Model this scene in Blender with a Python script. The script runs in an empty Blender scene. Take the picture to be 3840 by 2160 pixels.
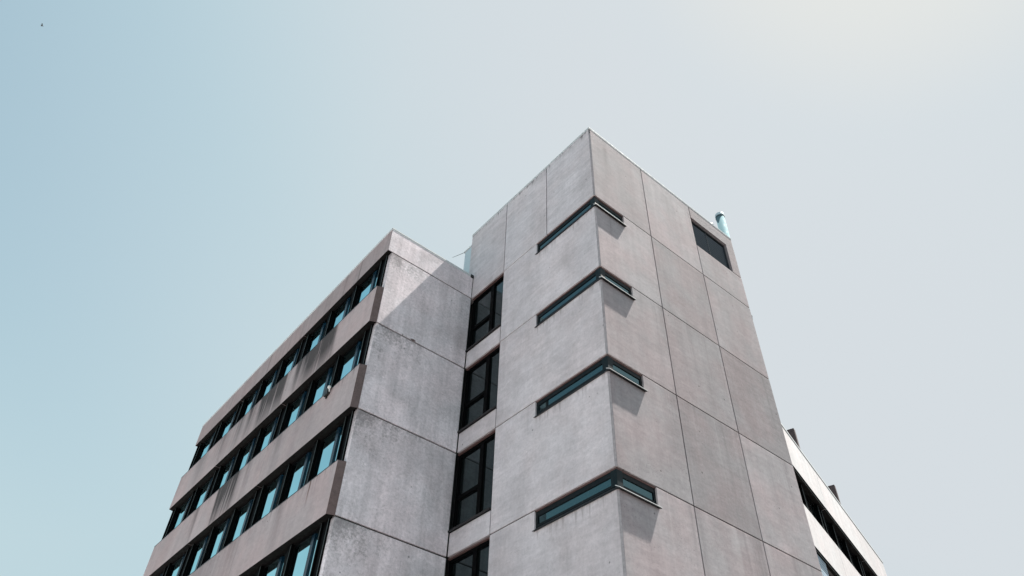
import bpy, bmesh, math, random
from mathutils import Vector, Matrix

random.seed(7)
S = bpy.context.scene
COL = S.collection
R = math.radians
H = 3.4                                     # storey height

# ------------------------------------------------------------------ measured layout
V1, V2, XE = 2.754, 5.536, 8.239            # joints / far edge of the tower's sunny face
ZT = 3.923                                  # tower roof above the top floor joint (z = 0)
Y1, Y2, Y3 = 2.348, 4.717, 7.004            # joints / far edge of the tower's shaded face
YW = 6.634                                  # plane of the wing's end wall
ZW = 1.107                                  # wing roof
WX, WF, WS = -3.631, -3.792, -3.855         # wing: wall edge, fascia front, spandrel front
SP = 1.611                                  # spandrel height
YL = 23.9                                   # far end of the wing
GLX = -3.56                                 # wing glass plane
GZ = -21.0                                  # ground

# ------------------------------------------------------------------ node helpers
class NT:
    def __init__(s, tree):
        s.t = tree; s.n = tree.nodes; s.l = tree.links
    def new(s, typ, **kw):
        nd = s.n.new(typ)
        for k, v in kw.items():
            setattr(nd, k, v)
        return nd
    def put(s, sock, v):
        if isinstance(v, bpy.types.NodeSocket):
            s.l.new(v, sock)
        else:
            sock.default_value = v
    def m(s, op, a, b=0.0, c=0.0, clamp=False):
        nd = s.new('ShaderNodeMath', operation=op, use_clamp=clamp)
        for i, v in enumerate((a, b, c)):
            s.put(nd.inputs[i], v)
        return nd.outputs[0]
    def rng(s, v, a, b, c=0.0, d=1.0, smooth=True):
        nd = s.new('ShaderNodeMapRange', interpolation_type='SMOOTHSTEP' if smooth else 'LINEAR', clamp=True)
        for i, x in enumerate((v, a, b, c, d)):
            s.put(nd.inputs[i], x)
        return nd.outputs[0]
    def vec(s, v, scale, offset=(0, 0, 0)):
        nd = s.new('ShaderNodeMapping')
        s.put(nd.inputs['Vector'], v)
        nd.inputs['Scale'].default_value = scale
        nd.inputs['Location'].default_value = offset
        return nd.outputs[0]
    def noise(s, v, scale, detail=4.0, rough=0.55, dist=0.0):
        nd = s.new('ShaderNodeTexNoise')
        s.put(nd.inputs['Vector'], v)
        nd.inputs['Scale'].default_value = scale
        nd.inputs['Detail'].default_value = detail
        nd.inputs['Roughness'].default_value = rough
        nd.inputs['Distortion'].default_value = dist
        return nd.outputs[0]
    def voro(s, v, scale):
        nd = s.new('ShaderNodeTexVoronoi')
        s.put(nd.inputs['Vector'], v)
        nd.inputs['Scale'].default_value = scale
        return nd.outputs['Distance']
    def mix(s, f, a, b, mode='MIX'):
        nd = s.new('ShaderNodeMix', data_type='RGBA', blend_type=mode)
        s.put(nd.inputs[0], f)
        for i, v in ((6, a), (7, b)):
            if isinstance(v, tuple) and len(v) == 3:
                v = v + (1.0,)
            s.put(nd.inputs[i], v)
        return nd.outputs[2]
    def scale(s, col, f):
        nd = s.new('ShaderNodeVectorMath', operation='SCALE')
        s.put(nd.inputs[0], col); s.put(nd.inputs['Scale'], f)
        return nd.outputs[0]

def new_mat(name):
    m = bpy.data.materials.new(name); m.use_nodes = True
    nt = NT(m.node_tree)
    b = m.node_tree.nodes['Principled BSDF']
    return m, nt, b

def plain(name, col, rough=0.5, metal=0.0, var=0.12, scale=4.0, ior=1.45, spec=0.5):
    m, n, b = new_mat(name)
    pos = n.new('ShaderNodeNewGeometry').outputs['Position']
    f = n.m('ADD', 1.0 - var, n.m('MULTIPLY', n.noise(pos, scale, 4), 2 * var))
    n.put(b.inputs['Base Color'], n.scale((*col,), f))
    n.put(b.inputs['Roughness'], n.rng(n.noise(pos, scale * 2, 3), 0.3, 0.7, rough * 0.85, min(1, rough * 1.15)))
    b.inputs['Metallic'].default_value = metal
    b.inputs['IOR'].default_value = ior
    b.inputs['Specular IOR Level'].default_value = spec
    return m

def concrete(name, base, tint=(1.03, 0.985, 0.98), mottle=0.30, stroke=0.14, streak=0.10,
             speck=0.35, rnd=0.10, grain=0.55, drips=None, sill_drips=False, corner_dirt=None, ramp=None,
             rust=None, rain=0.0, runs=0.0):
    """cast concrete: cloudy mottling, trowel strokes, pores, rain streaks and stains"""
    m, n, b = new_mat(name)
    geo = n.new('ShaderNodeNewGeometry')
    pos = geo.outputs['Position']
    oi = n.new('ShaderNodeObjectInfo').outputs['Random']
    sep = n.new('ShaderNodeSeparateXYZ'); n.put(sep.inputs[0], pos)
    X, Y, Z = sep.outputs
    off = n.new('ShaderNodeVectorMath', operation='ADD')
    cmb = n.new('ShaderNodeCombineXYZ')
    for i in range(3):
        n.put(cmb.inputs[i], n.m('MULTIPLY', oi, 37.0 + 11 * i))
    n.put(off.inputs[0], pos); n.put(off.inputs[1], cmb.outputs[0])
    pv = off.outputs[0]                                  # per panel shifted position
    f = n.m('ADD', 1.0 - mottle / 2, n.m('MULTIPLY', n.noise(pv, 0.7, 6, 0.62, 0.4), mottle))
    f2 = n.m('ADD', 1.0 - stroke / 2, n.m('MULTIPLY', n.noise(n.vec(pv, (0.9, 0.9, 5.5)), 1.0, 5, 0.6, 0.6), stroke))
    f3 = n.m('ADD', 1.0 - streak / 2, n.m('MULTIPLY', n.noise(n.vec(pv, (3.2, 3.2, 0.22)), 1.0, 4, 0.6), streak))
    fine = n.m('ADD', 1.0 - grain / 2, n.m('MULTIPLY', n.noise(pos, 11, 5, 0.75), grain))
    fine = n.m('MULTIPLY', fine, n.m('ADD', 0.80, n.m('MULTIPLY', n.noise(n.vec(pv, (2.0, 2.0, 4.0)), 1.6, 6, 0.7, 0.5), 0.40)))
    fac = n.m('MULTIPLY', n.m('MULTIPLY', f, f2), n.m('MULTIPLY', f3, fine))
    fac = n.m('MULTIPLY', fac, n.m('ADD', 1.0 - rnd / 2, n.m('MULTIPLY', oi, rnd)))
    # pores: fine dark grains gathered in patches
    por = n.rng(n.noise(pos, 26, 2, 0.6), 0.60, 0.72)
    patch = n.rng(n.noise(pv, 1.3, 4, 0.6), 0.42, 0.68)
    fac = n.m('MULTIPLY', fac, n.m('SUBTRACT', 1.0, n.m('MULTIPLY', n.m('MULTIPLY', por, patch), speck)))
    # single blow holes and pale scuffs
    hole = n.rng(n.voro(pv, 1.4), 0.028, 0.05, 0.45, 1.0)
    fac = n.m('MULTIPLY', fac, hole)
    scuff = n.rng(n.voro(n.vec(pv, (1, 1, 1), (5.3, 2.1, 7.7)), 1.3), 0.03, 0.055, 1.18, 1.0)
    fac = n.m('MULTIPLY', fac, scuff)
    hue = n.rng(n.noise(pv, 0.55, 3), 0.35, 0.68)
    c = n.mix(hue, tuple(base), tuple(base[i] * tint[i] for i in range(3)))
    col = n.scale(c, fac)
    fine_streak = n.noise(n.vec(pos, (9, 9, 0.35)), 1.0, 4, 0.65)
    if drips is not None:                                # black algae running down from the roof edge
        zt, ln = drips
        a = n.rng(Z, zt - ln, zt, 0, 1, smooth=False)
        thr = n.m('SUBTRACT', n.m('ADD', a, n.m('MULTIPLY', n.m('SUBTRACT', fine_streak, 0.5), 1.9)), 0.72)
        dk = n.rng(thr, 0.0, 0.45)
        col = n.mix(n.m('MULTIPLY', dk, 0.72), col, (0.055, 0.055, 0.055))
    if sill_drips:
        d = n.m('MODULO', n.m('SUBTRACT', 100 * H - 0.59, Z), H)
        a = n.m('POWER', n.m('SUBTRACT', 1.0, n.rng(d, 0.0, 0.75, smooth=False)), 2.0)
        g = n.rng(n.m('MULTIPLY', a, n.rng(fine_streak, 0.42, 0.72)), 0.1, 0.6)
        g = n.m('MULTIPLY', g, n.rng(Y, 2.9, 3.05, 1.0, 0.0))
        col = n.mix(n.m('MULTIPLY', g, 0.32), col, (0.10, 0.072, 0.06))
    if corner_dirt is not None:                          # sooty weathering near the outer corner of the end wall
        x0, x1 = corner_dirt
        a = n.rng(X, x0, x1, 1.0, 0.0, smooth=False)
        d = n.m('MODULO', n.m('SUBTRACT', 100 * H, Z), H)
        top = n.m('SUBTRACT', 1.0, n.rng(d, 0.0, 1.9, smooth=False))
        cl = n.noise(n.vec(pos, (1.6, 1.6, 1.0)), 1.0, 6, 0.68, 0.8)
        g = n.m('ADD', n.m('MULTIPLY', a, 0.10), n.m('MULTIPLY', n.m('MULTIPLY', n.m('MULTIPLY', top, top), a), 0.62))
        g = n.m('ADD', g, n.m('SUBTRACT', cl, 0.5))
        gs = n.rng(n.m('ADD', g, n.m('MULTIPLY', n.m('SUBTRACT', n.noise(pos, 15, 3, 0.75), 0.5), 1.15)), 0.14, 0.68)
        col = n.mix(n.m('MULTIPLY', gs, 0.60), col, (0.085, 0.082, 0.08))
    if ramp is not None:                                 # soot washed down from the window gaps, strongest at given places
        stops, ztop, depth = ramp
        rr = n.new('ShaderNodeValToRGB')
        cr = rr.color_ramp
        for i, (yy, v) in enumerate(stops):
            p = (yy - 6.0) / 20.0
            e = cr.elements[i] if i < 2 else cr.elements.new(p)
            e.position = p; e.color = (v, v, v, 1)
        n.put(rr.inputs[0], n.m('DIVIDE', n.m('SUBTRACT', n.m('ADD', Y, n.m('MULTIPLY', n.m('SUBTRACT', ztop, Z), 0.10)), 6.0), 20.0))
        d = n.m('SUBTRACT', ztop, Z)
        fade = n.rng(d, 0.0, depth, 1.0, 0.0, smooth=False)
        fs = n.noise(n.vec(pos, (5.5, 5.5, 0.25)), 1.0, 5, 0.7)
        g = n.m('MULTIPLY', rr.outputs[0], n.m('ADD', 0.25, n.m('MULTIPLY', fade, 0.75)))
        g = n.m('MULTIPLY', g, n.rng(fs, 0.34, 0.52, 0.5, 1.25))
        small = n.m('MULTIPLY', n.rng(fine_streak, 0.5, 0.75), n.m('POWER', n.rng(d, 0.0, 0.55, 1.0, 0.0, smooth=False), 1.5))
        g = n.m('MAXIMUM', g, n.m('MULTIPLY', small, 0.45))
        col = n.mix(n.m('MINIMUM', n.m('MULTIPLY', g, 1.45), 0.92), col, (0.040, 0.038, 0.039))
    if rust is not None:                                 # narrow rust run
        ry, rz, rl = rust
        d = n.m('SUBTRACT', rz, Z)
        w = n.m('ABSOLUTE', n.m('SUBTRACT', n.m('ADD', Y, n.m('MULTIPLY', n.noise(pos, 6, 2), 0.04)), ry))
        g = n.m('MULTIPLY', n.rng(w, 0.015, 0.07, 1.0, 0.0), n.rng(d, 0.0, rl, 1.0, 0.0))
        col = n.mix(n.m('MULTIPLY', g, 0.8), col, (0.10, 0.045, 0.028))
    if runs:                                             # pale and dark rain runs starting at the joints
        d = n.m('MODULO', n.m('SUBTRACT', 100 * H, Z), H)
        a = n.rng(d, 0.0, 2.6, 1.0, 0.15, smooth=False)
        rn = n.noise(n.vec(pos, (2.1, 2.1, 0.06)), 1.0, 4, 0.62)
        dark = n.m('MULTIPLY', n.rng(rn, 0.55, 0.70), a)
        pale = n.m('MULTIPLY', n.rng(rn, 0.44, 0.33), a)
        col = n.mix(n.m('MULTIPLY', dark, runs * 0.55), col, (0.15, 0.135, 0.14))
        col = n.mix(n.m('MULTIPLY', pale, runs * 0.35), col, (0.60, 0.58, 0.58))
    if rain:
        g = n.rng(n.noise(n.vec(pos, (2.6, 2.6, 0.10)), 1.0, 5, 0.7), 0.50, 0.72)
        col = n.mix(n.m('MULTIPLY', g, rain), col, (0.10, 0.09, 0.088))
    n.put(b.inputs['Base Color'], col)
    b.inputs['Roughness'].default_value = 0.92
    b.inputs['Specular IOR Level'].default_value = 0.25
    bp = n.new('ShaderNodeBump'); bp.inputs['Strength'].default_value = 0.35; bp.inputs['Distance'].default_value = 0.01
    n.put(bp.inputs['Height'], n.m('ADD', n.noise(pos, 40, 4, 0.65), n.m('MULTIPLY', n.noise(n.vec(pv, (1.2, 1.2, 7)), 1.0, 4), 0.8)))
    n.put(b.inputs['Normal'], bp.outputs[0])
    return m

def glass(name, tint, ior, wob=0.02, coat=0.0):
    """dark room behind a reflective pane"""
    m, n, b = new_mat(name)
    pos = n.new('ShaderNodeNewGeometry').outputs['Position']
    if coat:                                             # mirror coated solar glass
        n.put(b.inputs['Base Color'], n.scale(tuple(tint), n.m('ADD', 0.85, n.m('MULTIPLY', n.noise(pos, 0.5, 2), 0.3))))
        b.inputs['Metallic'].default_value = coat
    else:
        n.put(b.inputs['Base Color'], n.scale((0.006, 0.0075, 0.008), n.m('ADD', 0.5, n.noise(pos, 0.8, 2))))
    b.inputs['Roughness'].default_value = 0.015
    b.inputs['IOR'].default_value = ior
    b.inputs['Specular Tint'].default_value = (*tint, 1)
    bp = n.new('ShaderNodeBump'); bp.inputs['Strength'].default_value = wob; bp.inputs['Distance'].default_value = 0.05
    n.put(bp.inputs['Height'], n.noise(pos, 0.9, 2))
    n.put(b.inputs['Normal'], bp.outputs[0])
    return m

LEFT_BOUNCE_BASE = (0.595, 0.566, 0.588)  # bounce light put into the colour: shaded face lighter than the sunny one
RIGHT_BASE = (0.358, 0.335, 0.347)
M = {}
M['shade_wall'] = concrete('concrete_shade_wall', LEFT_BOUNCE_BASE, tint=(1.0, 0.97, 0.96), mottle=0.75, runs=0.25, stroke=0.40, streak=0.15, sill_drips=True)
M['shade_top'] = concrete('concrete_parapet_panel', LEFT_BOUNCE_BASE, tint=(1.0, 0.97, 0.96), mottle=0.6, stroke=0.55, streak=0.3, drips=(3.98, 0.75))
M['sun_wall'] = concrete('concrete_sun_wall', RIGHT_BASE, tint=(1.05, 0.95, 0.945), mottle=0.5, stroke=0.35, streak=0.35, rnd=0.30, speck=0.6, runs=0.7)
M['end_wall'] = concrete('concrete_end_wall', (0.70, 0.66, 0.69), mottle=0.9, stroke=0.15, streak=0.8, grain=1.0, corner_dirt=(-3.9, -0.9), speck=0.4)
BROWN = (0.42, 0.375, 0.382)
ROW1 = [(6.8, 0), (9.25, 0.05), (9.5, .75), (10.2, .8), (11.3, .85), (11.75, .5), (12.25, .65), (12.5, .12), (13.1, .12), (13.3, .85), (14.7, .7), (15.2, .8), (15.6, .12), (16.3, .55), (16.7, .1), (17.2, .4), (18.0, .1), (19.0, .35), (20.2, .08), (21.3, .3), (22.2, .05), (24, .1)]
ROW2 = [(6.8, 0), (9.3, 0), (9.6, .10), (11.6, .02), (12.1, .25), (12.5, .05), (14.0, .1), (14.3, .3), (14.7, .08), (15.05, .25), (15.4, .85), (17.05, .9), (17.15, .05), (18.8, .05), (19.05, .4), (19.5, .05), (24, .1)]
ROW3 = [(6.8, 0), (9.6, .0), (10.1, .25), (10.6, 0), (12.6, .03), (13.3, .2), (14, .05), (16, .2), (18, .05), (24, .05)]
for i, st in enumerate((ROW1, ROW2, ROW3)):
    M['span%d' % (i + 1)] = concrete('concrete_spandrel_row_%d' % (i + 1), BROWN, tint=(1.05, 0.98, 0.97), mottle=0.35, stroke=0.1,
                                     streak=0.35, speck=0.2, grain=0.35, ramp=(st, -H * (i + 1) + SP, 1.7),
                                     rust=(8.27, -8.66, 0.9) if i == 2 else None)
M['fascia'] = concrete('concrete_fascia', (0.34, 0.295, 0.30), tint=(1.05, 0.98, 0.97), mottle=0.35, stroke=0.1, streak=0.4, speck=0.2, rain=0.62)
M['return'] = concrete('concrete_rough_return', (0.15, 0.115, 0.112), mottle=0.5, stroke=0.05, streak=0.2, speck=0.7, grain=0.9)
M['far'] = concrete('concrete_far_wing', (0.53, 0.525, 0.535), mottle=0.25, stroke=0.1, streak=0.4, speck=0.15, grain=0.3)
M['upstand'] = concrete('concrete_upstand', (0.085, 0.068, 0.070), mottle=0.2, speck=0.3)
M['arris'] = concrete('concrete_arris', (0.42, 0.395, 0.41), mottle=0.5, grain=0.9)
M['soffit'] = concrete('concrete_brown_soffit', (0.13, 0.082, 0.078), mottle=0.2, speck=0.2)
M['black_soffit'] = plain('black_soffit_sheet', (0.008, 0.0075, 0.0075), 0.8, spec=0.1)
M['core'] = plain('raw_core', (0.10, 0.10, 0.10), 0.9)
M['seal'] = plain('joint_sealant', (0.075, 0.068, 0.066), 0.8)
M['frame'] = plain('dark_bronze_frame', (0.002, 0.0022, 0.0025), 0.6, spec=0.05)
M['teal_frame'] = plain('dark_teal_frame', (0.004, 0.011, 0.014), 0.45, spec=0.2)
M['dark_frame'] = plain('near_black_green_frame', (0.003, 0.007, 0.009), 0.45, spec=0.2)
M['mullion'] = plain('blue_black_mullion', (0.004, 0.020, 0.036), 0.22, spec=0.35)
M['fin_edge'] = plain('worn_fin_edge', (0.06, 0.075, 0.075), 0.5)
M['sill_black'] = plain('black_sill', (0.012, 0.012, 0.013), 0.45)
M['sill_alu'] = plain('aluminium_sill', (0.72, 0.72, 0.71), 0.6, 0.0, 0.10, spec=0.3)
M['cap'] = plain('zinc_coping', (0.62, 0.65, 0.66), 0.7, 0.0, 0.10, 3.0, spec=0.2)
M['cap_dark'] = plain('coping_seam', (0.30, 0.34, 0.35), 0.6)
M['moss'] = plain('roof_moss', (0.16, 0.19, 0.17), 0.95, 0, 0.4, 20)
M['louvre'] = plain('louvre_blades', (0.060, 0.078, 0.100), 0.5)
M['louvre_frame'] = plain('louvre_frame', (0.030, 0.036, 0.044), 0.45)
M['flue'] = plain('flue_steel', (0.145, 0.225, 0.252), 0.9, 0.0, 0.05, spec=0.03)
M['flue_band'] = plain('flue_band', (0.05, 0.085, 0.10), 0.5)
M['plant'] = plain('plant_room_sheet', (0.50, 0.60, 0.64), 0.5, 0.1, 0.05)
M['rod'] = plain('galvanised_rod', (0.35, 0.36, 0.37), 0.4, 0.6)
M['black'] = plain('black_iron', (0.012, 0.012, 0.012), 0.5)
M['white'] = plain('white_plastic', (0.80, 0.80, 0.78), 0.4)
M['vent'] = plain('pale_blue_sheet', (0.36, 0.46, 0.54), 0.5, 0.2, 0.08)
M['hole'] = plain('vent_hole', (0.03, 0.05, 0.07), 0.8)
M['glass_wing'] = glass('reflective_wing_glass', (0.60, 0.86, 0.90), 1.5, wob=0.002, coat=1.0)
M['glass_far'] = glass('dark_far_glass', (0.6, 0.9, 1.0), 1.45, wob=0.004)
M['glass_corner'] = glass('reflective_corner_glass', (0.40, 0.90, 1.0), 2.1, wob=0.004)
M['glass_stair'] = glass('dark_stair_glass', (0.50, 0.92, 1.0), 1.62, wob=0.004)
M['feather'] = plain('dark_feather', (0.12, 0.13, 0.14), 0.8)

# ------------------------------------------------------------------ mesh helpers
class MB:
    def __init__(s):
        s.v = []; s.f = []; s.mi = []
    def quadbox(s, pts, mi=0):
        """8 points: bottom ring 4, top ring 4"""
        k = len(s.v); s.v += [tuple(p) for p in pts]
        for f in ((3, 2, 1, 0), (4, 5, 6, 7), (0, 1, 5, 4), (1, 2, 6, 5), (2, 3, 7, 6), (3, 0, 4, 7)):
            s.f.append([k + i for i in f]); s.mi.append(mi)
        return s
    def box(s, x0, x1, y0, y1, z0, z1, mi=0):
        return s.quadbox([(x0, y0, z0), (x1, y0, z0), (x1, y1, z0), (x0, y1, z0), (x0, y0, z1), (x1, y0, z1), (x1, y1, z1), (x0, y1, z1)], mi)
    def prism(s, ring0, ring1, mi=0):
        k = len(s.v); n = len(ring0)
        s.v += [tuple(p) for p in ring0] + [tuple(p) for p in ring1]
        s.f.append([k + i for i in range(n)][::-1]); s.mi.append(mi)
        s.f.append([k + n + i for i in range(n)]); s.mi.append(mi)
        for i in range(n):
            j = (i + 1) % n
            s.f.append([k + i, k + j, k + n + j, k + n + i]); s.mi.append(mi)
        return s
    def tube(s, p0, p1, r0, r1=None, n=12, mi=0):
        r1 = r0 if r1 is None else r1
        p0, p1 = Vector(p0), Vector(p1)
        d = (p1 - p0).normalized()
        a = d.orthogonal().normalized(); b = d.cross(a)
        rr = lambda p, r: [p + (a * math.cos(t) + b * math.sin(t)) * r for t in [2 * math.pi * i / n for i in range(n)]]
        return s.prism(rr(p0, r0), rr(p1, r1), mi)
    def lathe(s, c, prof, n=24, mi=0):
        for (r0, z0), (r1, z1) in zip(prof, prof[1:]):
            s.tube((c[0], c[1], c[2] + z0), (c[0], c[1], c[2] + z1), max(r0, .001), max(r1, .001), n, mi)
        return s
    def ball(s, c, r, n=10, sq=(1, 1, 1), mi=0):
        k = len(s.v)
        for i in range(n + 1):
            th = math.pi * i / n
            for j in range(2 * n):
                ph = math.pi * j / n
                s.v.append((c[0] + r * sq[0] * math.sin(th) * math.cos(ph), c[1] + r * sq[1] * math.sin(th) * math.sin(ph), c[2] + r * sq[2] * math.cos(th)))
        w = 2 * n
        for i in range(n):
            for j in range(w):
                s.f.append([k + i * w + j, k + (i + 1) * w + j, k + (i + 1) * w + (j + 1) % w, k + i * w + (j + 1) % w]); s.mi.append(mi)
        return s
    def build(s, name, mats, parent=None, bevel=0.0, smooth=False, fix=True):
        me = bpy.data.meshes.new(name)
        o0 = origin(parent)
        me.from_pydata([tuple(Vector(p) - o0) for p in s.v], [], s.f)
        for m in (mats if isinstance(mats, (list, tuple)) else [mats]):
            me.materials.append(m)
        for p, i in zip(me.polygons, s.mi):
            p.material_index = i
        bm = bmesh.new(); bm.from_mesh(me)
        bmesh.ops.remove_doubles(bm, verts=bm.verts, dist=1e-6)
        if fix:
            bmesh.ops.recalc_face_normals(bm, faces=bm.faces)
        if bevel:
            ed = [e for e in bm.edges if len(e.link_faces) == 2 and e.calc_face_angle(0) > 0.5]
            bmesh.ops.bevel(bm, geom=ed, offset=bevel, segments=2, profile=0.6, affect='EDGES', clamp_overlap=True)
        bm.to_mesh(me); bm.free()
        if smooth:
            for p in me.polygons:
                p.use_smooth = True
        o = bpy.data.objects.new(name, me)
        COL.objects.link(o)
        if parent is not None:
            o.parent = parent
        return o

ORIG = {}
def origin(p):
    while p is not None:
        if p.name in ORIG:
            return ORIG[p.name]
        p = p.parent
    return Vector((0, 0, 0))

def thing(name, label, cat, loc, group=None):
    o = bpy.data.objects.new(name, None); COL.objects.link(o)
    o.location = loc; o.empty_display_size = 0.5
    ORIG[o.name] = Vector(loc)
    o['label'] = label; o['category'] = cat
    if group:
        o['group'] = group
    return o

# planes: map (u, z, depth inward) to the world
def P_right(u, z, d): return (u, d, z)
def P_left(u, z, d): return (d, u, z)
def P_end(u, z, d): return (u, YW + d, z)

def slab(mb, P, poly, d0, d1, mi=0):
    return mb.prism([P(u, z, d0) for u, z in poly], [P(u, z, d1) for u, z in poly], mi)
def rect(u0, u1, z0, z1): return [(u0, z0), (u1, z0), (u1, z1), (u0, z1)]

G = 0.019                                    # half a joint
TH = 0.20                                    # panel thickness

# ------------------------------------------------------------------ the stair tower
tower = thing('stair_tower', 'tallest concrete block, a windowed stair tower with corner ribbon windows and a dark roof louvre', 'tower', (XE / 2, Y3 / 2, GZ))
rows = [(ZT, 0.0)] + [(-H * k, -H * (k + 1)) for k in range(6)]
CH = 0.045                                   # chamfer strip at the corner
WZ = 0.50                                    # corner window height
WRX, WLY = 1.37, 2.885                       # corner window lengths on both faces
for k, (z1, z0) in enumerate(rows):
    zb = z0 + G if k < 6 else GZ
    zt = z1 - (G if k else 0)
    if k == 0:
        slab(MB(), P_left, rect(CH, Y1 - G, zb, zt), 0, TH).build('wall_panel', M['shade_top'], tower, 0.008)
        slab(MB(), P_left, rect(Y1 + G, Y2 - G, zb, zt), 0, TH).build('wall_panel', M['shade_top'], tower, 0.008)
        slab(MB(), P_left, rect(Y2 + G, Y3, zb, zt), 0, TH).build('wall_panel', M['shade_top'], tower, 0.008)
        mb = slab(MB(), P_right, rect(CH, V1 - G, zb, zt), 0, TH)
    else:
        wz = z1 - WZ - 0.075
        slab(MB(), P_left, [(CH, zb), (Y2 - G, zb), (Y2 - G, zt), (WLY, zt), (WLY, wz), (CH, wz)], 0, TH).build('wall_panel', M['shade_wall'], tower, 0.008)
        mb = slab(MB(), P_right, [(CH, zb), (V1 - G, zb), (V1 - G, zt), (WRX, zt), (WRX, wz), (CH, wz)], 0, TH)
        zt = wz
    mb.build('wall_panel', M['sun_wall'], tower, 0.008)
    # the chamfered arris between both faces
    MB().prism([(0.002, CH - 0.002, zb), (CH - 0.002, 0.002, zb), (CH + .05, CH + .05, zb)], [(0.002, CH - 0.002, zt), (CH - 0.002, 0.002, zt), (CH + .05, CH + .05, zt)]).build('corner_arris', M['arris'], tower)
    zt = z1 - (G if k else 0)
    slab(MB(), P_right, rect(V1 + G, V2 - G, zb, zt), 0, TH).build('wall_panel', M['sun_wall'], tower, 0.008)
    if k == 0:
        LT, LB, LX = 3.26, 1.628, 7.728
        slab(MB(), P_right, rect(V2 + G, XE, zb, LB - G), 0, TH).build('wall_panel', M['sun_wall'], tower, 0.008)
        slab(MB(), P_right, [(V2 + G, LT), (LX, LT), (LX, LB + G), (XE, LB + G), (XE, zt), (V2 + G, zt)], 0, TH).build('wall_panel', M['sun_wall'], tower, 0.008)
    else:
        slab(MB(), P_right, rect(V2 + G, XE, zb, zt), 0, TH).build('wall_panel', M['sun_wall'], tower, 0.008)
    # narrow stair column of the shaded face: window above, panel below
    if k:
        zs = z1 - 2.68
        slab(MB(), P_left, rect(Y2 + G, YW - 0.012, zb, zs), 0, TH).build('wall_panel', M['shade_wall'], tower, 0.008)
# joints and backing
mb = MB()
for zj in [0.0] + [-H * k for k in range(1, 6)]:
    mb.box(WRX if zj > -99 else 0, XE - .01, 0.03, 0.12, zj - G + .0005, zj + G - .0005)
    mb.box(0.03, 0.12, WLY, Y2 - G, zj - G + .0005, zj + G - .0005)
for u in (V1, V2):
    mb.box(u - G + .0005, u + G - .0005, 0.034, 0.14, GZ, ZT - .02)
mb.box(0.034, 0.14, Y1 - G + .0005, Y1 + G - .0005, G, ZT - .02)
mb.box(0.034, 0.14, Y2 - G + .0005, Y2 + G - .0005, GZ, ZT - .02)
mb.box(V2 + G, XE - .01, 0.032, 0.12, LB - G + .0005, LB + G - .0005)
mb.build('joint_sealant', M['seal'], tower)
# solid body behind the panels
mb = MB()
mb.box(0.34, XE, 0.34, YW + 0.5, GZ, ZT - 0.25)
mb.box(0.205, XE, YW - .03, Y3, ZW + .01, ZT - 0.25)
mb.box(XE - .02, XE, 0.205, 0.335, GZ, ZT - .25)
mb.build('wall_core', M['core'], tower)
MB().box(0.01, XE - .01, 0.01, Y3 - .01, ZT - 0.24, ZT - 0.001).build('roof_slab', M['core'], tower)

# metal coping
def coping(mb, p0, p1, out, z, moss=None):
    """two-step metal cap along p0-p1 (xy); out = outward unit normal"""
    (ax, ay), (bx, by) = p0, p1
    def strip(o, i, z0, z1, mi):
        q = [(ax + out[0] * o, ay + out[1] * o), (bx + out[0] * o, by + out[1] * o), (bx - out[0] * i, by - out[1] * i), (ax - out[0] * i, ay - out[1] * i)]
        mb.quadbox([(x, y, z0) for x, y in q] + [(x, y, z1) for x, y in q], mi)
    strip(0.005, 0.22, z, z + 0.050, 0)
    strip(0.002, 0.22, z + 0.0505, z + 0.062, 1)
    strip(0.009, 0.24, z + 0.0625, z + 0.105, 0)
mb = MB()
coping(mb, (-0.009, -0.0), (XE + .02, -0.0), (0, -1), ZT + .002)
coping(mb, (0.0, 0.26), (0.0, Y3 + .02), (-1, 0), ZT + .002)
mb.box(-0.0085, 0.2, 0.03, 0.255, ZT + .003, ZT + 0.104)
mb.build('roof_coping', [M['cap'], M['cap_dark']], tower)
mb = MB()
for x, r in ((1.78, .05), (1.92, .035), (2.02, .06), (2.15, .04)):
    mb.ball((x, 0.09, ZT + .115), r, 5, (1.3, 1, .6))
mb.build('moss_clumps', M['moss'], tower)

# louvre: frame and slanted blades in one opening
lv = MB()
lv.box(V2 + G, V2 + .07, 0.10, 0.20, LB + G, LT); lv.box(LX - .06, LX, 0.10, 0.20, LB + G, LT)
lv.box(V2 + .07, LX - .06, 0.10, 0.20, LT - .06, LT); lv.box(V2 + .07, LX - .06, 0.10, 0.20, LB + G, LB + .06)
xm = (V2 + LX) / 2 - 0.05
lv.box(xm - .02, xm + .02, 0.125, 0.20, LB + .06, LT - .06)
lo = lv.build('roof_louvre', M['louvre_frame'], tower)
mb = MB()
nb = 11
for i in range(nb):
    z = LB + .07 + (LT - LB - .16) * i / nb
    for a, b in ((V2 + .071, xm - .021), (xm + .021, LX - .061)):
        mb.quadbox([(a, 0.150, z), (b, 0.150, z), (b, 0.158, z + .004), (a, 0.158, z + .004), (a, 0.122, z + .052), (b, 0.122, z + .052), (b, 0.130, z + .056), (a, 0.130, z + .056)])
mb.build('louvre_blades', M['louvre'], lo)
MB().box(V2 + G, LX, 0.21, 0.215, LB, LT).build('louvre_backing', M['black_soffit'], lo)

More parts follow.
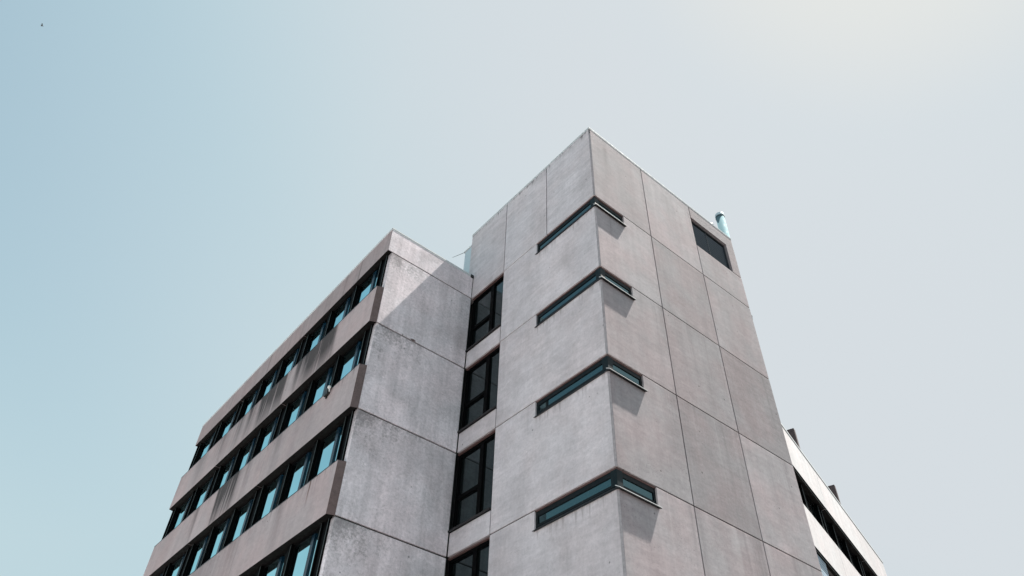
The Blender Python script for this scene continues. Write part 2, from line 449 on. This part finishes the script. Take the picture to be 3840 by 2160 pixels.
# corner ribbon windows
for k in range(6):
    zt = -H * k - G; zb = -H * k - WZ
    f = MB()
    hz = zt - 0.02
    HD, BD = 0.135, 0.115                    # head and bottom rail heights
    D0, D1 = 0.05, 0.20                       # frame depth
    # head / bottom rails and end jambs on both faces, corner post
    f.box(D0 + .18, WRX - .001, D0, D1, hz - HD, hz); f.box(D0 + .18, WRX - .001, D0, D1, zb + .03, zb + BD)
    f.box(WRX - .075, WRX - .0015, D0 - .002, D1, zb + BD + .001, hz - HD - .001)
    f.box(D0, D1, D0 + .18, WLY - .001, hz - HD, hz); f.box(D0, D1, D0 + .18, WLY - .001, zb + .03, zb + BD)
    f.box(D0 - .002, D1, WLY - .085, WLY - .0015, zb + BD + .001, hz - HD - .001)
    w = f.build('corner_window', M['dark_frame'], tower, 0.004)
    MB().box(D0 - .02, D0 + .179, D0 - .02, D0 + .179, zb + .03, hz).build('corner_post', M['teal_frame'], w, 0.006)
    MB().box(D0 + .18, WRX - .076, D0 + .025, D0 + .04, zb + BD + .001, hz - HD - .001).build('pane', M['glass_corner'], w)
    MB().box(D0 + .025, D0 + .04, D0 + .18, WLY - .086, zb + BD + .001, hz - HD - .001).build('pane', M['glass_corner'], w)
    # brown head strip over the frame
    s = MB(); s.box(0.03, WRX, 0.03, 0.20, hz + .001, zt + .02); s.box(0.03, 0.20, 0.201, WLY, hz + .001, zt + .02)
    s.build('head_strip', M['soffit'], w)
    # metal sill wrapping the corner, bright on the sunny side, black drip underneath
    p, zf = 0.080, zb - 0.062                # sunny side: folded metal sill sloping down and out
    q, zl = 0.030, zb - 0.050                # shaded side
    s = MB()
    s.quadbox([(-q, -p, zf - .018), (WRX + .03, -p, zf - .018), (WRX + .03, D0, zb + .006), (-q, D0, zb + .006), (-q, -p, zf), (WRX + .03, -p, zf), (WRX + .03, D0, zb + .026), (-q, D0, zb + .026)], 0)
    sec = [(-p + .004, zf - .040), (-.003, zb - .0745), (D0, zb - .0745), (D0, zb + .004), (-p + .004, zf - .020)]
    s.prism([(-q + .004, y, z) for y, z in sec], [(WRX + .026, y, z) for y, z in sec], 1)
    s.quadbox([(-q, D0 + .001, zl - .018), (D0, D0 + .001, zb + .006), (D0, WLY + .05, zb + .006), (-q, WLY + .05, zl - .018), (-q, D0 + .001, zl), (D0, D0 + .001, zb + .026), (D0, WLY + .05, zb + .026), (-q, WLY + .05, zl)], 1)
    sec = [(-q + .003, zl - .040), (-.003, zb - .0745), (D0, zb - .0745), (D0, zb + .004), (-q + .003, zl - .020)]
    s.prism([(x, D0 + .002, z) for x, z in sec], [(x, WLY - .001, z) for x, z in sec], 1)
    s.build('window_sill', [M['sill_alu'], M['sill_black']], w)

# tall stair windows on the shaded face
for k in range(6):
    zt = -H * k - G; zb = -H * k - 2.60
    y0, y1 = Y2 + .004, YW - .01
    D0, D1 = 0.09, 0.20
    f = MB()
    f.box(D0, D1, y0, y0 + .05, zb, zt - .04); f.box(D0, D1, y1 - .10, y1, zb, zt - .04)
    f.box(D0, D1, y0 + .051, y1 - .101, zt - .14, zt - .04); f.box(D0, D1, y0 + .051, y1 - .101, zb, zb + .07)
    f.box(D0 - .004, D1, 5.35, 5.53, zb + .071, zt - .141)
    f.box(D0 - .002, D1, 5.531, y1 - .101, zb + .97, zb + 1.10)
    w = f.build('stair_window', M['frame'], tower, 0.004)
    MB().box(D0 + .06, D0 + .075, y0 + .051, 5.349, zb + .071, zt - .141).build('pane', M['glass_stair'], w)
    MB().box(D0 + .06, D0 + .075, 5.531, y1 - .101, zb + 1.101, zt - .141).build('pane', M['glass_stair'], w)
    MB().box(D0 + .06, D0 + .075, 5.531, y1 - .101, zb + .071, zb + .969).build('pane', M['glass_stair'], w)
    MB().box(0.03, 0.20, y0, y1, zt - .039, zt).build('head_strip', M['soffit'], w)
    MB().quadbox([(-.07, y0, zb - .07), (.2, y0, zb - .03), (.2, y1 + .001, zb - .03), (-.07, y1 + .001, zb - .07), (-.07, y0, zb - .015), (.2, y0, zb - .001), (.2, y1 + .001, zb - .001), (-.07, y1 + .001, zb - .015)]).build('window_sill', M['sill_black'], w)

# ------------------------------------------------------------------ the office wing
wing = thing('office_wing', 'lower grey concrete office wing with long rows of dark windows left of the stair tower', 'building', (0.0, (YW + YL) / 2, GZ))
JE = 0.028
top = ZW
slab(MB(), P_end, rect(WF + .012, -0.035, JE, top), 0, TH).build('end_wall_panel', M['end_wall'], wing, 0.008)
for k in range(6):
    z1, z0 = -H * k - JE, -H * (k + 1) + JE
    if k == 5:
        z0 = GZ
    slab(MB(), P_end, rect(WX, -0.035, z0, z1), 0, TH).build('end_wall_panel', M['end_wall'], wing, 0.008)
mb = MB()
for k in range(6):
    mb.box(WX + .03, -.001, YW + .05, YW + .15, -H * k - JE + .0005, -H * k + JE - .0005)
mb.box(-.034, -.001, YW + .02, YW + .15, GZ, top - .02)
mb.build('joint_sealant', M['black'], wing)
# front fascia in three lengths
BAY = 5.95
B0 = 7.25
joints = [YW + .002, B0 + BAY - .30, B0 + 2 * BAY - .30, YL]
for i in range(3):
    a, b = joints[i] + (0.0 if i == 0 else .008), joints[i + 1] - (0.0 if i == 2 else .008)
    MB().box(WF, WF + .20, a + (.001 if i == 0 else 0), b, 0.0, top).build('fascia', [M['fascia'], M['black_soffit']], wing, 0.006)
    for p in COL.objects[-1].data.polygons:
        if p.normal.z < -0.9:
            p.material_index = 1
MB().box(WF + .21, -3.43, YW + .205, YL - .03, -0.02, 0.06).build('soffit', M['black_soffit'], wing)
# spandrels with splayed ends
def spandrel(z0, z1, a, b, first, last, mat):
    mb = MB()
    xb = WX - .003
    if first:
        ring = [(WS, a + .095), (xb, a), (xb, b), (WS, b)]
    elif last:
        ring = [(WS, a), (xb, a), (xb, b + .06), (WS, b)]
    else:
        ring = [(WS, a), (xb, a), (xb, b), (WS, b)]
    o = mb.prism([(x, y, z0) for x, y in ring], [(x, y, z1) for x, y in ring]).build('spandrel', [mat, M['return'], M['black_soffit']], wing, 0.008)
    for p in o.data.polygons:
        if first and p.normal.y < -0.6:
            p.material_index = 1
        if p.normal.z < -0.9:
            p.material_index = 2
    return o
for k in range(1, 6):
    z0, z1 = -H * k, -H * k + SP
    for i in range(3):
        a, b = joints[i] + (0.0 if i == 0 else .007), joints[i + 1] - (0.0 if i == 2 else .007)
        o = spandrel(z0, z1, a, b, i == 0, i == 2, M['span%d' % min(k, 3)])
        MB().box(WS - .004, -3.50, a + (.12 if i == 0 else 0), b, z1 + .001, z1 + .026).build('sill_strip', M['sill_black'], o)
    MB().box(WX + .001, -3.47, YW + .205, YL - .02, z0 - .01, z1 - .03).build('infill', M['black_soffit'], wing)
MB().box(WX, -3.5, YW + .205, YL, GZ, -H * 6 + SP).build('base_wall', M['end_wall'], wing)
# openings of one row: three per bay, two wider ones in the last bay
openings = []
for bay in range(2):
    s = B0 + BAY * bay
    openings += [(s, s + 1.68), (s + 1.90, s + 3.56), (s + 3.77, s + 5.42)]
openings += [(19.15, 21.02), (21.50, 23.45)]
edges = [(YW + .206, openings[0][0])] + [(openings[i][1], openings[i + 1][0]) for i in range(len(openings) - 1)] + [(openings[-1][1], YL - .03)]
FX = GLX - .12
for k in range(5):
    zt, zb = -H * k, -H * (k + 1) + SP + .026
    for (a, b) in edges:
        mb = MB()
        mb.box(FX + (.05 if b - a > .3 else 0), -3.46, a, b, zb, zt)
        if b - a > .3 :                                   # wide piers: two thin projecting jambs
            mb.box(FX, FX + .0495, a, a + .05, zb, zt); mb.box(FX, FX + .0495, b - .05, b, zb, zt)
        o = mb.build('window_pier', M['frame'], wing)
        e = MB(); e.box(FX - .008, FX - .0005, a + .002, a + .020, zb, zt - .02)
        if b - a > .3:
            e.box(FX - .008, FX - .0005, b - .022, b - .004, zb, zt - .02)
        e.build('metal_edge', M['fin_edge'], o)
    for (a, b) in openings:
        f = MB()
        x0, x1 = GLX - .035, GLX + .03
        hz = zt - .10
        f.box(x0, x1, a, b, hz, zt); f.box(x0, x1, a, b, zb, zb + .05)
        f.box(x0 + .001, x1, a, a + .05, zb + .051, hz - .001); f.box(x0 + .001, x1, b - .06, b, zb + .051, hz - .001)
        w = f.build('window', M['frame'], wing)
        m0, m1 = a + .43, a + .60
        MB().box(x0 - .01, x1, m0, m1, zb + .051, hz - .001).build('mullion', M['mullion'], w, 0.004)
        MB().box(GLX, GLX + .012, a + .051, m0 - .001, zb + .051, hz - .001).build('pane', M['glass_wing'], w)
        MB().box(GLX, GLX + .012, m1 + .001, b - .061, zb + .051, hz - .001).build('pane', M['glass_wing'], w)
# body, roof, coping
MB().box(-3.44, 3.0, YW + .52, YL - .04, GZ, top - .05).build('wall_core', M['core'], wing)
MB().box(-3.44, -.01, YW + .205, YW + .515, GZ, top - .05).build('end_wall_core', M['core'], wing)
MB().box(WF + .205, 3.0, YW + .206, YL - .01, top - .045, top - .001).build('roof_slab', M['core'], wing)
mb = MB()
coping(mb, (WF - .009, YW), (-0.03, YW), (0, -1), top + .002)
coping(mb, (WF, YW + .28), (WF, YL + .02), (-1, 0), top + .002)
mb.box(WF - .0085, WF + .2, YW + .03, YW + .275, top + .003, top + .104)
mb.build('roof_coping', [M['cap'], M['cap_dark']], wing)
mb = MB()
rg = random.Random(3)
for i in range(34):
    x = rg.uniform(WF + .1, -1.1)
    mb.ball((x, YW + rg.uniform(.05, .15), top + .108), rg.uniform(.018, .045), 4, (rg.uniform(1, 2.6), 1, rg.uniform(.5, .9)))
mb.build('moss_clumps', M['moss'], wing)
MB().box(-.15, -.02, YW - .035, YW + .03, top - .03, top + .12).build('end_flashing', M['black'], wing, 0.01)
MB().ball((-2.2, YW - .005, -H + .05), .07, 6, (1.5, .35, .5)).build('mortar_lump', M['return'], wing)

# ------------------------------------------------------------------ the far wing behind the tower's sunny face
Q0 = Vector((18.94, 4.235, 0)); DU = Vector((math.cos(R(15.5)), math.sin(R(15.5)), 0)); DN = Vector((-DU.y, DU.x, 0))
def P_far(u, z, d):
    p = Q0 + DU * u + DN * d
    return (p.x, p.y, z)
far = thing('far_wing', 'sunlit pale concrete wing with black window bands, behind the right edge of the tower', 'building', (*P_far(0, 0, 5)[:2], GZ))
U0, U1 = -10.6, 9.62
FZ = -3.36
fj = [U0, -7.25, -1.36, 4.53, U1]
for i in range(4):
    a, b = fj[i] + .01, fj[i + 1] - .01
    slab(MB(), P_far, rect(a, b, FZ, FZ + 1.86), 0, .2).build('fascia', [M['far'], M['black_soffit']], far, 0.008)
    for k in range(1, 5):
        slab(MB(), P_far, rect(a, b, FZ - H * k, FZ - H * k + 1.70), 0, .2).build('spandrel', [M['far'], M['black_soffit']], far, 0.008)
for o in far.children:
    if o.name.startswith(('fascia', 'spandrel')):
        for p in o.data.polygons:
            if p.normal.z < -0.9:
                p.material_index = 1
mb = MB()
slab(mb, P_far, rect(U0, U1, FZ + 1.862, FZ + 1.93), -.02, .3)
mb.build('roof_coping', M['cap'], far)
mb = MB()
for k in range(5):
    slab(mb, P_far, rect(U0, U1 - .02, FZ - H * k - .030, FZ - H * k - .010), .045, .07)
mb.build('drip_rail', M['fin_edge'], far)
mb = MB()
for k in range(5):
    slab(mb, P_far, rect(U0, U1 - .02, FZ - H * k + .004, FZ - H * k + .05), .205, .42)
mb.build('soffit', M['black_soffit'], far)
GD = 0.34
us = []
u = -8.2
cuts = [-8.0, -6.1, -4.0, -1.95, -1.45, 0.1, 1.95, 3.85, 4.35, 6.0, 7.8]
for k in range(4):
    zt, zb = FZ - H * k, FZ - H * (k + 1) + 1.70
    for c in cuts:
        o = slab(MB(), P_far, rect(c - .10, c + .10, zb, zt - .001), GD - .13, GD + .08).build('window_pier', M['frame'], far)
        slab(MB(), P_far, rect(c - .10, c - .075, zb, zt - .08), GD - .142, GD - .131).build('metal_edge', M['fin_edge'], o)
    for a, b in zip(cuts, cuts[1:]):
        if b - a < .8:
            continue
        a += .10; b -= .10
        f = MB()
        for rc in (rect(a, b, zt - .1, zt - .002), rect(a, b, zb, zb + .05), rect(a, a + .05, zb + .051, zt - .101), rect(b - .05, b, zb + .051, zt - .101), rect(a + .42, a + .54, zb + .051, zt - .101)):
            slab(f, P_far, rc, GD - .03, GD + .03)
        w = f.build('window', M['frame'], far)
        slab(MB(), P_far, rect(a + .051, a + .419, zb + .051, zt - .101), GD, GD + .012).build('pane', M['glass_far'], w)
        slab(MB(), P_far, rect(a + .541, b - .051, zb + .051, zt - .101), GD, GD + .012).build('pane', M['glass_far'], w)
mb = MB()
slab(mb, P_far, rect(U0, U1 - .05, GZ, FZ + 1.80), GD + .10, 9.0)
for k in range(4):
    zb = FZ - H * (k + 1) + 1.70
    slab(mb, P_far, rect(U0, U1 - .03, FZ - H * (k + 1), zb - .02), .21, GD + .09)
slab(mb, P_far, rect(U0, U1 - .03, GZ, FZ - H * 4 - .07), .06, GD + .09)
slab(mb, P_far, rect(U1 - .20, U1 - .04, GZ, FZ + 1.84), .22, GD + .09)
mb.build('wall_core', M['core'], far)
for uu in (-3.53, 2.2):
    slab(MB(), P_far, rect(uu, uu + .22, FZ + 1.94, FZ + 2.93), -.02, 2.2).build('roof_upstand', [M['upstand']], far, 0.01)
# pale perforated vent sheet in the lower band
vt = slab(MB(), P_far, rect(-6.6, -4.05, FZ - H - 1.68, FZ - H - .05), .12, .14).build('vent_sheet', M['vent'], far)
mb = MB()
for i in range(18):
    for j in range(12):
        uu, zz = -6.5 + i * .14, FZ - H - 1.6 + j * .13
        p = [(uu + .03 * math.cos(t), zz + .03 * math.sin(t)) for t in [math.pi * 2 * q / 8 for q in range(8)]]
        slab(mb, P_far, p, .116, .119)
mb.build('vent_holes', M['hole'], vt)

# ------------------------------------------------------------------ things on the roofs and walls
fx, fy = 8.69, 0.45
flue = thing('flue_pipe', 'pale blue round flue pipe with a capped top behind the tower roof', 'chimney', (fx, fy, GZ))
MB().tube((fx, fy, GZ), (fx, fy, 6.10), .190, .190, 32).build('pipe', M['flue'], flue, 0, True)
MB().tube((fx, fy, 6.09), (fx, fy, 6.155), .203, .203, 32).build('band', M['flue_band'], flue)
MB().lathe((fx, fy, 6.156), [(.205, 0), (.205, .10), (.19, .16), (.12, .20), (.0, .215)], 32).build('cap', M['plant'], flue)
for z in (5.0, 2.0, -3.0, -9.0, -15.0):
    MB().box(XE, fx - .17, fy - .03, fy + .03, z - 1.5, z - 1.44).build('wall_bracket', M['rod'], flue)

vx, vy = 7.88, 0.55
rv = thing('roof_vent', 'short pale vent cowl peeking over the tower roof edge beside the blue flue pipe', 'vent', (vx, vy, ZT))
MB().tube((vx, vy, ZT), (vx, vy, 5.0), .10, .10, 20).build('pipe', M['cap_dark'], rv, 0, True)
MB().lathe((vx, vy, 5.001), [(.145, 0), (.145, .05), (.12, .12), (.06, .165), (.0, .175)], 20).build('cowl', M['cap_dark'], rv, 0, True)

pr = thing('plant_room', 'pale blue-grey sheet metal plant room standing on the wing roof behind the stair tower', 'roof box', (2.5, 8.1, ZW))
MB().box(1.0, 4.0, 7.10, 9.0, ZW + .05, 5.30).build('cladding', M['plant'], pr, 0.01)
MB().box(.97, 4.03, 7.07, 9.03, 5.301, 5.36).build('roof_trim', M['cap'], pr)
MB().box(1.02, 3.98, 7.12, 8.98, ZW, ZW + .049).build('base_kerb', M['core'], pr)

rod = thing('antenna_rod', 'thin grey rod sticking out over the wing roof from the plant room', 'antenna', (1.0, 9.0, 5.3))
MB().tube((1.02, 9.032, 5.335), (1.0, 10.05, 5.80), .017, .010, 8).build('mast', M['rod'], rod)
MB().box(.98, 1.06, 9.031, 9.06, 5.28, 5.37).build('mount', M['rod'], rod)

lamp = thing('wall_camera', 'small white ball camera on a black box at the top edge of the middle spandrel', 'camera', (WS - .06, 8.45, -2 * H + SP - .1))
lx, ly, lz = WS, 8.47, -2 * H + SP
MB().box(lx - .10, lx - .002, ly + .02, ly + .26, lz - .22, lz + .09).build('housing', M['black'], lamp, 0.012)
MB().box(lx - .045, lx - .015, ly + .14, ly + .20, lz - .30, lz - .221).build('cable_gland', M['black'], lamp)
MB().ball((lx - .09, ly - .04, lz - .005), .062, 8).build('camera_ball', M['white'], lamp, 0, True)
MB().tube((lx - .08, ly - .05, lz - .06), (lx - .06, ly - .045, lz - .16), .022, .02, 8).build('arm', M['white'], lamp)

br = thing('cable_bracket', 'tiny black iron bracket with a cable stub on the right edge of the tower', 'bracket', (XE + .03, .05, -.33))
MB().box(XE + .001, XE + .085, .02, .08, -.40, -.30).build('plate', M['black'], br, 0.008)
MB().tube((XE + .05, .05, -.30), (XE + .03, .04, -.08), .014, .012, 8).build('cable', M['rod'], br)
MB().tube((XE + .05, .05, -.38), (XE + .12, .05, -.47), .016, .008, 8).build('hook', M['rod'], br)

# ------------------------------------------------------------------ camera
cam = bpy.data.cameras.new('camera')
co = bpy.data.objects.new('camera', cam); COL.objects.link(co)
rz, rx, ry = -0.6679, 0.7823, 0.0413
fwd = Vector((-math.sin(rz) * math.cos(rx), math.cos(rz) * math.cos(rx), math.sin(rx)))
rgt = Vector((math.cos(rz), math.sin(rz), 0)); up = rgt.cross(fwd)
r2 = math.cos(ry) * rgt + math.sin(ry) * up; u2 = -math.sin(ry) * rgt + math.cos(ry) * up
CP = Vector((-11.2621, -10.0957, -19.3214))
mat = Matrix((r2, u2, -fwd)).transposed().to_4x4(); mat.translation = CP
co.matrix_world = mat
cam.sensor_width = 36.0; cam.lens = 2742.52 / 3840 * 36.0
cam.clip_start = 0.1; cam.clip_end = 5000
S.camera = co
def sky_point(px, py, dist):
    d = (r2 * ((px - 1920) / 2742.52) + u2 * ((1080 - py) / 2742.52) + fwd).normalized()
    return CP + d * dist

# a bird far up
bp_ = sky_point(158, 96, 165)
bird = thing('bird', 'tiny dark bird gliding high in the blue upper left corner of the sky', 'bird', bp_)
MB().ball(bp_, .10, 6, (2.4, .8, .8)).build('body', M['feather'], bird)
for sgn in (-1, 1):
    a = Vector(bp_)
    MB().prism([a + Vector((.10, 0, .02)), a + Vector((-.12, 0, .02)), a + Vector((-.22, sgn * .34, .13)), a + Vector((-.08, sgn * .36, .14))],
               [a + Vector((.10, 0, .045)), a + Vector((-.12, 0, .045)), a + Vector((-.22, sgn * .34, .14)), a + Vector((-.08, sgn * .36, .15))]).build('bird_wing', M['feather'], bird)

# ------------------------------------------------------------------ ground
gm, n, b = new_mat('asphalt_ground')
pos = n.new('ShaderNodeNewGeometry').outputs['Position']
n.put(b.inputs['Base Color'], n.scale((0.052, 0.050, 0.050), n.m('ADD', 0.75, n.m('MULTIPLY', n.noise(pos, 0.6, 6, 0.65), 0.5))))
b.inputs['Roughness'].default_value = 0.9
MBg = MB(); MBg.v = [(-1500, -1500, GZ), (1500, -1500, GZ), (1500, 1500, GZ), (-1500, 1500, GZ)]; MBg.f = [[0, 1, 2, 3]]; MBg.mi = [0]
g = MBg.build('ground', gm); g['kind'] = 'structure'
pm = concrete('bounce_paving_slabs', (0.34, 0.325, 0.325), mottle=0.2)
g = MB().box(-70, -4.0, -6.0, 70, GZ + .004, GZ + .12).build('bounce_paving', pm, None, 0.02); g['kind'] = 'structure'  # unseen pale paving, added to bounce light onto the shaded faces
pm = concrete('footway_slabs', (0.15, 0.145, 0.145), mottle=0.2)
g = MB().box(-3.99, 40, -3.5, -.3, GZ + .004, GZ + .12).build('pavement', pm, None, 0.02); g['kind'] = 'structure'

# ------------------------------------------------------------------ light
sv = Vector((0.475, -0.080, 1.0)).normalized()            # towards the sun
el = math.asin(sv.z); az = math.atan2(sv.x, sv.y)
sun = bpy.data.lights.new('sun', 'SUN'); sun.energy = 5.0; sun.angle = R(0.5); sun.color = (1.0, 0.95, 0.88)
so = bpy.data.objects.new('sun', sun); COL.objects.link(so)
so.rotation_euler = sv.to_track_quat('Z', 'Y').to_euler(); so.location = (20, -10, 40)

w = bpy.data.worlds.new('World'); S.world = w; w.use_nodes = True
n = NT(w.node_tree)
bg = w.node_tree.nodes['Background']
sky = n.new('ShaderNodeTexSky', sky_type='NISHITA')
sky.sun_disc = False; sky.sun_elevation = el; sky.sun_rotation = az
sky.altitude = 50; sky.air_density = 1.0; sky.dust_density = 2.5; sky.ozone_density = 1.0
SKY_STRENGTH = 0.05
# thin bright haze over the blue, thicker towards the sun and the horizon
vd = n.new('ShaderNodeTexCoord').outputs['Generated']
dt = n.new('ShaderNodeVectorMath', operation='DOT_PRODUCT'); n.put(dt.inputs[0], vd); dt.inputs[1].default_value = sv
sepw = n.new('ShaderNodeSeparateXYZ'); n.put(sepw.inputs[0], vd)
low = n.rng(sepw.outputs[2], 0.15, 0.95, 1.0, 0.0)
sunny = n.m('ADD', n.rng(dt.outputs['Value'], 0.62, 0.97), n.m('MULTIPLY', low, n.rng(dt.outputs['Value'], 0.35, 0.8, 0.0, 1.3)), clamp=True)
haze_col = n.mix(sunny, (3.13, 4.03, 4.36), (4.02, 4.29, 4.50))
f = n.m('ADD', n.rng(dt.outputs['Value'], 0.25, 0.9, 0.14, 0.982), low)
f = n.m('MINIMUM', f, 0.982)
glow = n.rng(dt.outputs['Value'], 0.95, 1.0)
haze_col = n.mix(glow, haze_col, (4.52, 4.50, 4.42))
blue = n.mix(1.0, sky.outputs[0], (0.66, 1.04, 0.95), 'MULTIPLY')
n.put(bg.inputs['Color'], n.mix(f, blue, haze_col))
bg.inputs['Strength'].default_value = SKY_STRENGTH

S.view_settings.view_transform = 'Standard'; S.view_settings.look = 'None'
S.view_settings.exposure = 1.75; S.view_settings.gamma = 1.0
S.view_settings.use_curve_mapping = False
S.render.engine = 'CYCLES'
S.cycles.max_bounces = 6
S.render.resolution_x = 1024; S.render.resolution_y = 576
